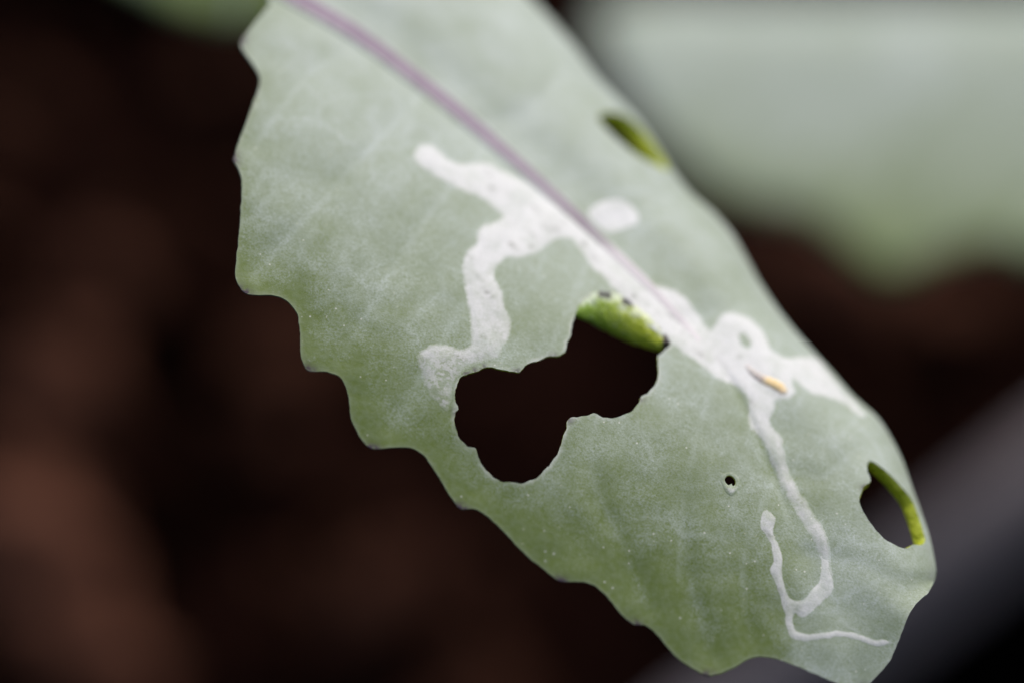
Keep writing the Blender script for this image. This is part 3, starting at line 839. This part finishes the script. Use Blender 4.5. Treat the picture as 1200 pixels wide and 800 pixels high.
# ------------------------------------------------------------------ leaves behind
def simple_leaf(name, label, outline, depth_fn, mats, thick_px, vein_lines, gre_fn, petiole, step=12, jit=0.0, far_half=0.0):
    lf = thing(name, label, "leaf", tuple(P0))
    o = curve(outline, step * .7, True, jit, 91)
    p, f = triangulate([o], step, seed=8)
    tv = to_world(p[:, 0], p[:, 1], depth_fn(p)) - P0
    if far_half:
        # the other half of the blade, beyond the crest along its midrib, sloping away and down
        lp = boundary_loops(f)[0]
        lp = sorted([i for i in lp if p[i, 1] < 6 and 765 < p[i, 0] < 1555], key=lambda i: p[i, 0])
        ar = np.linspace(0, 1, len(lp)); wd = np.sin(math.pi * ar) ** .6
        prev = lp; nv_ = len(tv); K = 12
        for k in range(1, K + 1):
            t_ = k / K * far_half * wd * (1 + (.10 * np.sin(ar * 38) * (k / K)))
            q = tv[lp] + np.outer(t_, F) - np.outer(0.10 * t_ + 0.05 * t_ ** 2, U)
            tv = np.vstack([tv, q]); p = np.vstack([p, p[lp] - np.array([0, 1.0]) * (t_ / PXCM)[:, None] * .3])
            cur = list(range(nv_, nv_ + len(lp))); nv_ += len(lp)
            nf = []
            for i in range(len(lp) - 1): nf += [(prev[i], prev[i+1], cur[i+1]), (prev[i], cur[i+1], cur[i])]
            nf = np.array(nf); fn_ = np.cross(tv[nf[:, 1]] - tv[nf[:, 0]], tv[nf[:, 2]] - tv[nf[:, 0]])
            if fn_[:, 2].sum() < 0: nf = nf[:, ::-1]
            f = np.vstack([f, nf]); prev = cur
    n_ = vnormals(tv, f); bv = tv - n_ * thick_px * PXCM
    N = len(p); ff = [tuple(x) for x in f] + [tuple(x[::-1] + N) for x in f]; mi_ = [0] * len(f) + [1] * len(f)
    for lp in boundary_loops(f):
        for i in range(len(lp)):
            a_, b_ = lp[i], lp[(i + 1) % len(lp)]
            ff.append((b_, a_, a_ + N, b_ + N)); mi_.append(0)
    v = np.zeros(N)
    for vl in vein_lines: v = np.maximum(v, np.exp(-(poly_dist(p, curve(vl, 8, False)) / 9) ** 2))
    z = np.zeros(N)
    A = {'gre': gre_fn(p), 'vein': v, 'pale': z, 'tip': z}
    mesh_obj("blade", np.vstack([tv, bv]), ff, mats, lf, {k: np.concatenate([x, x]) for k, x in A.items()}, mat_idx=mi_)
    pts, rad_ = petiole
    base_p = to_world(np.array([pts[0][0]]), np.array([pts[0][1]]), depth_fn(np.array([pts[0]], float)))[0] - P0
    path_ = [base_p] + [base_p + np.array(q) for q in pts[1:]]
    path_[-1] = np.array([path_[-1][0], path_[-1][1], -P0[2] - .3])
    vv2, ff2 = tube(*bend(path_, rad_), 12)
    mesh_obj("petiole", vv2, ff2, m_petiole, lf)
    # its midrib, a ridge along the first vein line
    mline = curve(vein_lines[0], 14, False)
    mp = to_world(mline[:, 0], mline[:, 1], depth_fn(mline)) - P0
    vv3, ff3 = tube(mp, np.linspace(.03, .012, len(mp)), 8)
    mesh_obj("midrib", vv3, ff3, mats[0], lf)
    return lf

BG = [(699, 12), (709, 60), (740, 120), (786, 176), (838, 220), (896, 240), (945, 249), (985, 277), (1020, 308), (1052, 318), (1085, 303),
      (1120, 292), (1165, 282), (1215, 300), (1275, 296), (1350, 250), (1420, 235), (1500, 170), (1570, 90), (1600, 40),
      (1560, -2), (1450, -6), (1300, -2), (1150, -4), (1000, -4), (850, -3), (760, -2)]
def bg_depth(p):
    y = p[:, 1]; x = p[:, 0]
    d = 1700 + 0.80 * (165 - y) - 0.05 * (x - 900)
    q = np.clip((70 - y) / 75, 0, 1)
    d = d + 75 * (1 - np.sqrt(np.maximum(1 - q * q, 0)))
    return d + 5 * fnoise(x / 160, y / 160, 15, 2)
simple_leaf("background_leaf", "broad blurred pale green leaf behind, in the upper right corner", BG, bg_depth, [m_blade, m_under], 22,
            [[(1590, 30), (1400, 3), (1150, 1), (850, 3)], [(1250, 84), (1150, 180), (1060, 300)], [(1050, 84), (960, 150), (900, 220)], [(1430, 66), (1380, 160), (1340, 240)]],
            lambda p: -0.12 + 1.25 * smooth(60, 350, p[:, 1]),
            ([(1590., 40.), (.5, .6, .1), (1.2, 2.0, -.2), (1.7, 3.4, -1.8), (1.9, 3.9, -5.0)], [.10, .11, .12, .13, .15]), far_half=1.6)
BG2 = [(120, -30), (156, -9), (192, 12), (235, 27), (275, 34), (320, 30), (370, 20), (430, -20), (470, -80), (440, -150), (360, -190), (250, -190), (160, -140), (110, -80)]
def bg2_depth(p):
    return 1000 + 0.30 * (0 - p[:, 1]) + 24 * fnoise(p[:, 0] / 120, p[:, 1] / 120, 25, 2)
simple_leaf("background_leaf", "small blurred olive green leaf peeping out behind the upper left edge", BG2, bg2_depth, [m_blade, m_under], 18,
            [[(300, -185), (290, -100), (270, 30)], [(296, -140), (360, -90), (420, -40)], [(292, -120), (220, -70), (160, -20)]],
            lambda p: np.full(len(p), 1.15),
            ([(300., -185.), (0, 2.0, .1), (0, 3.8, -.5), (.1, 5.4, -2.6), (.1, 6.0, -6.0)], [.08, .09, .10, .12, .14]))
